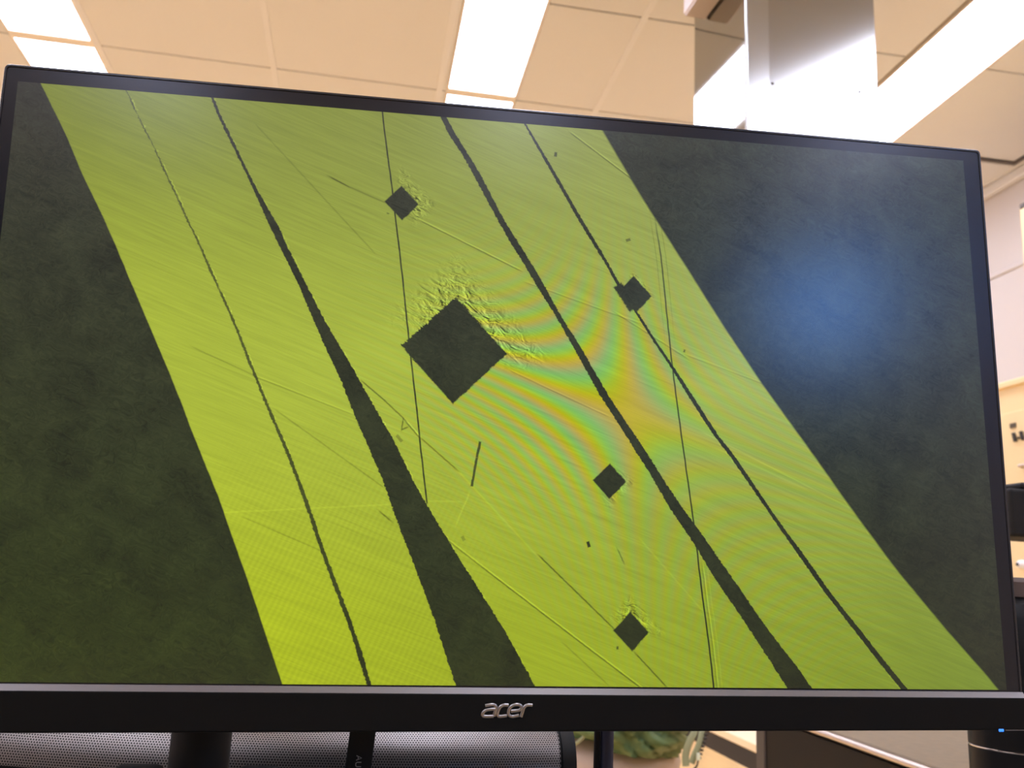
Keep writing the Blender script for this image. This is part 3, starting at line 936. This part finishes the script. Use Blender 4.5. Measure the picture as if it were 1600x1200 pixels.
# square dents
chips = None
rim_l = None
for i, q in enumerate(PITS):
    cx, cy = sum(p[0] for p in q) / 4, sum(p[1] for p in q) / 4
    d1 = V(((q[1][0] - q[0][0]) + (q[2][0] - q[3][0]), (q[1][1] - q[0][1]) + (q[2][1] - q[3][1])))
    d2 = V(((q[3][0] - q[0][0]) + (q[2][0] - q[1][0]), (q[3][1] - q[0][1]) + (q[2][1] - q[1][1])))
    n1, n2 = V((-d1.y, d1.x)).normalized(), V((-d2.y, d2.x)).normalized()
    h1 = abs(V((q[0][0] - cx, q[0][1] - cy)) @ n1)
    h2 = abs(V((q[0][0] - cx, q[0][1] - cy)) @ n2)
    a1 = dot(P, n1) - (cx * n1.x + cy * n1.y)
    a2 = dot(P, n2) - (cx * n2.x + cy * n2.y)
    sd = mxx(ab(a1) - h1, ab(a2) - h2)
    lines = mxx(lines, ss(0.5, -0.5, sd + jit * (2.0 if i == 1 else 1.2) + (cr1 * ss(-0.2, 0.8, dot(P0, (-0.6, -0.8)) + (0.6 * cx + 0.8 * cy - 6.0)) * 5.0 if i == 1 else 0.0)))
    # broken-up surface beside the dent, mostly on its upper sides
    reach = (24.0, 30.0)[i == 1] if i in (0, 1) else (11.0 if i == 2 else 13.0)
    reach = {0: 11.0, 1: 25.0, 2: 3.0, 3: 6.0, 4: 9.0}[i]
    side = {0: (0.9, -0.3), 1: (0.3, -0.95), 2: (0.2, -0.3), 3: (0.3, 0.2), 4: (0.25, -0.95)}[i]
    dirn = (dot(P0, side) - (cx * side[0] + cy * side[1])) / (h1 + 4)
    ck = ss(reach, 0.5, sd) * ss(-0.2, 0.75, dirn)
    chips = ck if chips is None else mxx(chips, ck)
# smeared metal left of the third dent
bl = ab(dot(P, (0.83, -0.56)) - (0.83 * 364.0 - 0.56 * 107.5))
bl2 = ab(dot(P, (0.56, 0.83)) - (0.56 * 364.0 + 0.83 * 107.5))
lines = mxx(lines, ss(0.6, -0.6, mxx(bl - 3.0, bl2 - 9.0) + jit * 3.5))

# scratches: d dark, b bright, e embossed (dark beside bright), r thick dark rod
emb = None
for (p0, p1, k, s) in SCRATCHES:
    p0, p1 = V(p0), V(p1)
    L_ = (p1 - p0).length
    d = (p1 - p0) / max(L_, 1e-6)
    nn = V((-d.y, d.x))
    al = dot(P, d) - p0 @ d
    ac = dot(P, nn) - p0 @ nn
    fade = min(3.0, L_ * 0.3)
    if k == 'r':
        rw = 0.75 if L_ > 5 else 0.9
        lines = mxx(lines, ss(rw + 0.35, rw - 0.35, mxx(ab(ac), ab(al - L_ / 2) - L_ / 2 + rw)) * min(1.0, 0.9 * s))
        continue
    win_ = ss(-fade, fade, mn(al, L_ - al))
    if k == 'e':
        v = (ss(0.65, 0.1, ab(ac - 0.45)) - ss(0.65, 0.1, ab(ac + 0.45)) * 0.75) * (win_ * (-0.5 * s))
    elif k == 'd':
        v = ss(0.75, 0.1, ab(ac)) * (win_ * (-0.62 * s))
    else:
        v = ss(0.85, 0.1, ab(ac)) * (win_ * (0.26 * s))
    emb = v if emb is None else emb + v
# companion grooves right of the second thin crack, below the third band and above it
gb = ss(LINE_END[2][1], LINE_END[2][1] + 10, py0)
emb = emb + (ss(0.6, 0.1, ab(xs - c_b - 2.9)) - ss(0.6, 0.1, ab(xs - c_b - 2.0)) * 0.6 + ss(0.5, 0.1, ab(xs - c_b - 5.2)) * 0.4) * gb * 0.4
gu = ss(48.0, 70.0, py0) * ss(150.0, 90.0, py0)
emb = emb + (ss(0.5, 0.1, ab(xs - c_b + 3.0)) * -0.22 + ss(0.5, 0.1, ab(xs - c_b - 3.2)) * -0.22) * gu
# light lip along the right side of cracks
lip = ss(0.5, 0.0, ab(xj - a_r - 0.6)) + ss(0.45, 0.0, ab(px0 - d_l + 0.7)) * ss(0.45, 0.6, sv) + ss(0.5, 0.0, ab(px0 - e_r + 1.0)) * 0.5
emb = emb + lip * ss(0.48, 0.66, brk) * 0.45
lip1 = ss(0.9, 0.2, ab(px0 + jit * 2.8 - c_1 - 1.0)) * ss(0.50, 0.62, brk)
emb = emb + lip1 * 0.55
# polishing marks, all running gently down to the right
al = px0 * 0.94 + py0 * 0.34
ac = py0 * 0.94 - px0 * 0.34
fine = noise(vec(al * 0.018, ac * 0.5), 1.0, 3.0, 0.65) - 0.5
coarse = noise(vec(al * 0.012 + 40.0, ac * 0.13), 1.0, 3.0, 0.6) - 0.5
blot = noise(vec(px0 * 0.01, py0 * 0.01), 1.0, 2.0) - 0.5
tex = fine * 0.40 + (noise(vec(al * 0.03 + 9.0, ac * 1.1), 1.0, 2.0, 0.6) - 0.5) * 0.30 + coarse * 0.22 + blot * 0.16
emb = emb + cr1 * chips * 7.0
shade = 1.0 + tex + emb
shade = mxx(0.12, mn(shade, 1.75))

# saddle-shaped coloured moire between screen pixels and camera, painted into the picture
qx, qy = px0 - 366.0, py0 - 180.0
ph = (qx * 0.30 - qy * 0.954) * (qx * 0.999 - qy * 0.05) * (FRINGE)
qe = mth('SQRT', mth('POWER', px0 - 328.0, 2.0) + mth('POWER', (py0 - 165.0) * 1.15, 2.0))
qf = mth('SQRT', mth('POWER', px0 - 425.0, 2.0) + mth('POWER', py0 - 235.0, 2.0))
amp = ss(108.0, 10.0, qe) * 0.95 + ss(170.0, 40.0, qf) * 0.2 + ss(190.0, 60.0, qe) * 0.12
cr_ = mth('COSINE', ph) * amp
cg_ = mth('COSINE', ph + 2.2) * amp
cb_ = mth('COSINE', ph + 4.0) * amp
# fine painted moire fringes, lower left
fr2 = mth('SINE', (px0 * 0.9 + py0 * 0.42) * 2.1 + jit2 * 2.0) * ss(130.0, 40.0, mth('SQRT', mth('POWER', px0 - 190.0, 2.0) + mth('POWER', py0 - 300.0, 2.0))) * 0.055
top = mixc(su, lin(C_TL), lin(C_TR))
mid = mixc(su, lin(C_ML), lin(C_MR))
bot = mixc(su, lin(C_BL), lin(C_BR))
base = mixc(ss(0.0, 0.5, sv), top, mid)
base = mixc(ss(0.45, 1.0, sv), base, bot)
sb = ND.new('ShaderNodeSeparateColor')
LK.new(base, sb.inputs[0])
shade = shade + fr2
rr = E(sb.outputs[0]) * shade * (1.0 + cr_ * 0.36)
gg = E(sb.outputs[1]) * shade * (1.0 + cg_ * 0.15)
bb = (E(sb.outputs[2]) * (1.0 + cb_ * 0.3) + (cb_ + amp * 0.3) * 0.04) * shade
# the dark mounting resin: hair-like mottling
hz = noise(vec(px0 * 0.7 + jit2 * 30.0, py0 + jit2 * 18.0), 0.22, 5.0, 0.7, 2.2) - 0.5
hz2 = noise(P0, 0.035, 4.0, 0.6, 0.8) - 0.5
dk_ = 1.0 + hz * 2.0 + hz2 * 1.5
dkc = mixc(su, mixc(sv, lin(D_TL), lin(D_BL)), mixc(sv, lin(D_TR), lin(D_BR)))
sd_ = ND.new('ShaderNodeSeparateColor')
LK.new(dkc, sd_.inputs[0])
lit = strip * (1.0 - mn(lines, 1.0))
dk_ = mxx(dk_, 0.25)
chan = []
for c, o in zip((rr, gg, bb), sd_.outputs):
    dd = E(o) * dk_
    chan.append(dd + (c - dd) * lit)
cc = ND.new('ShaderNodeCombineColor')
for i in range(3):
    put(cc.inputs[i], chan[i])
pb = ND['Principled BSDF']
pb.inputs['Base Color'].default_value = (0.012, 0.012, 0.013, 1)
pb.inputs['Roughness'].default_value = GLASS_ROUGH
pb.inputs['Specular IOR Level'].default_value = GLASS_SPEC
pb.inputs['Specular Tint'].default_value = (0.86, 0.86, 1.0, 1)
LK.new(cc.outputs[0], pb.inputs['Emission Color'])
pb.inputs['Emission Strength'].default_value = 1.0

bm = bmesh.new()
uvl = bm.loops.layers.uv.new('screen')
NXX, NYY = 24, 14
gr = [[bm.verts.new((act(i / NXX, j / NYY).x, 0.0, act(i / NXX, j / NYY).y)) for i in range(NXX + 1)] for j in range(NYY + 1)]
for j in range(NYY):
    for i in range(NXX):
        f = bm.faces.new((gr[j][i], gr[j + 1][i], gr[j + 1][i + 1], gr[j][i + 1]))
        for l_, (s, t) in zip(f.loops, ((i, j), (i, j + 1), (i + 1, j + 1), (i + 1, j))):
            l_[uvl].uv = (s / NXX, t / NYY)
scr = obj('display', bm, pic, mon)
scr['label'] = 'lit display with the yellow green micrograph'

# ---- black border under the same front glass
glass = mat('border_glass', (0.010, 0.010, 0.011), GLASS_ROUGH, spec=GLASS_SPEC)
glass.node_tree.nodes['Principled BSDF'].inputs['Specular Tint'].default_value = (0.86, 0.86, 1.0, 1)
INS = 0.0016
inn = [V((OUT[0].x + INS, OUT[0].y - INS)), V((OUT[1].x - INS, OUT[1].y - INS)), V((OUT[2].x - INS, -0.1786)), V((OUT[3].x + INS, -0.1740))]
bm = bmesh.new()
o_ = [bm.verts.new((p.x, 0.0, p.y)) for p in inn]
i_ = [bm.verts.new((p.x, 0.0, p.y)) for p in ACT]
for k in range(4):
    bm.faces.new((o_[k], i_[k], i_[(k + 1) % 4], o_[(k + 1) % 4]))
obj('bezel', bm, glass, mon)
# ---- thin rim round the glass
bm = bmesh.new()
cor = 0.0035


def ring(ins, y):
    q = [V((OUT[0].x + ins, OUT[0].y - ins)), V((OUT[1].x - ins, OUT[1].y - ins)), V((OUT[2].x - ins, -0.1935)), V((OUT[3].x + ins, -0.1925))]
    pts = []
    for k, p in enumerate(q):
        if k > 1:
            pts.append(bm.verts.new((p.x, y, p.y)))
            continue
        a = (q[(k - 1) % 4] - p).normalized()
        b_ = (q[(k + 1) % 4] - p).normalized()
        c = max(cor - ins, 0.0012)
        for t in (0, 0.25, 0.5, 0.75, 1):
            w0, w1 = a * c * (1 - t) ** 2, b_ * c * t ** 2
            pts.append(bm.verts.new((p.x + w0.x + w1.x, y, p.y + w0.y + w1.y)))
    return pts


rings = [ring(INS + 0.0002, 0.0004), ring(INS - 0.0002, -0.0007), ring(0.0004, -0.0007), ring(0.0, -0.0002), ring(0.0, 0.009), ring(0.004, 0.0105)]
for ra, rb in zip(rings, rings[1:]):
    n_ = len(ra)
    for k in range(n_):
        if k == n_ - 2:
            continue                      # open along the chin
        bm.faces.new((ra[k], ra[(k + 1) % n_], rb[(k + 1) % n_], rb[k]))
obj('rim', bm, M['rim'], mon, smooth=True, angle=50)
# ---- chin: grey sloping edge and black front
bm = bmesh.new()
xa, xb = OUT[3].x + 0.0002, OUT[2].x - 0.0002
N_ = 8
prev = None
for k in range(N_ + 1):
    x = xa + (xb - xa) * k / N_
    cur = [bm.verts.new((x, 0.0004, chin_top(x))), bm.verts.new((x, -0.0007, chin_top(x))), bm.verts.new((x, -0.0035, chin_bev(x))), bm.verts.new((x, 0.0004, chin_bev(x)))]
    if prev:
        for i in range(4):
            bm.faces.new((prev[i], prev[(i + 1) % 4], cur[(i + 1) % 4], cur[i]))
    else:
        bm.faces.new(cur)
    prev = cur
bm.faces.new(prev[::-1])
obj('chin_edge', bm, M['bevel'], mon)['label'] = 'sloping grey edge above the chin'
bm = bmesh.new()
prev = None
for k in range(N_ + 1):
    x = xa + (xb - xa) * k / N_
    zt, zb = chin_bev(x), chin_bot(x)
    cur = [bm.verts.new((x, y, z)) for y, z in ((-0.0033, zt - 0.00005), (-0.0036, zt - 0.0006), (-0.0036, zb + 0.0012), (-0.0028, zb + 0.0003), (-0.002, zb), (0.010, zb), (0.010, zt - 0.00005))]
    if prev:
        for i in range(7):
            bm.faces.new((prev[i], prev[(i + 1) % 7], cur[(i + 1) % 7], cur[i]))
    else:
        bm.faces.new(cur)
    prev = cur
bm.faces.new(prev[::-1])
chin = obj('chin', bm, M['chin'], mon)
# ---- raised silver letters on the chin
for nm in (('a1', 'a2'), ('c1',), ('e1',), ('r1',)):
    bm = bmesh.new()
    for s_ in nm:
        pts = smooth_path([(x / 1000, -0.0038, z / 1000) for x, z in LOGO[s_]], 5)
        tube(pts, 0.00098, 12, bm, 0.75, V((0, 1, 0)))
    o = obj('logo_letter', bm, M['logo'], chin, smooth=True, angle=60)
# ---- power light and a grey strip drawn as the lower edge's reflection
obj('power_light', bx((0.2912, -0.0038, -0.1943), (0.2944, -0.0030, -0.1927), 0.0003), M['led'], chin)['label'] = 'small blue power light'
obj('edge_reflection', bx((0.2955, -0.0037, -0.19365), (0.3100, -0.0034, -0.19325)), M['bevel'], chin)
# ---- back shell
bm = bmesh.new()
box(bm, (-0.306, 0.0006, -0.190), (0.3065, 0.012, 0.172), 0.002)
obj('rear_panel', bm, M['black'], mon)
bm = bx((-0.22, 0.012, -0.13), (0.22, 0.042, 0.11), 0.012, 3)
obj('rear_housing', bm, M['black'], mon, smooth=True)
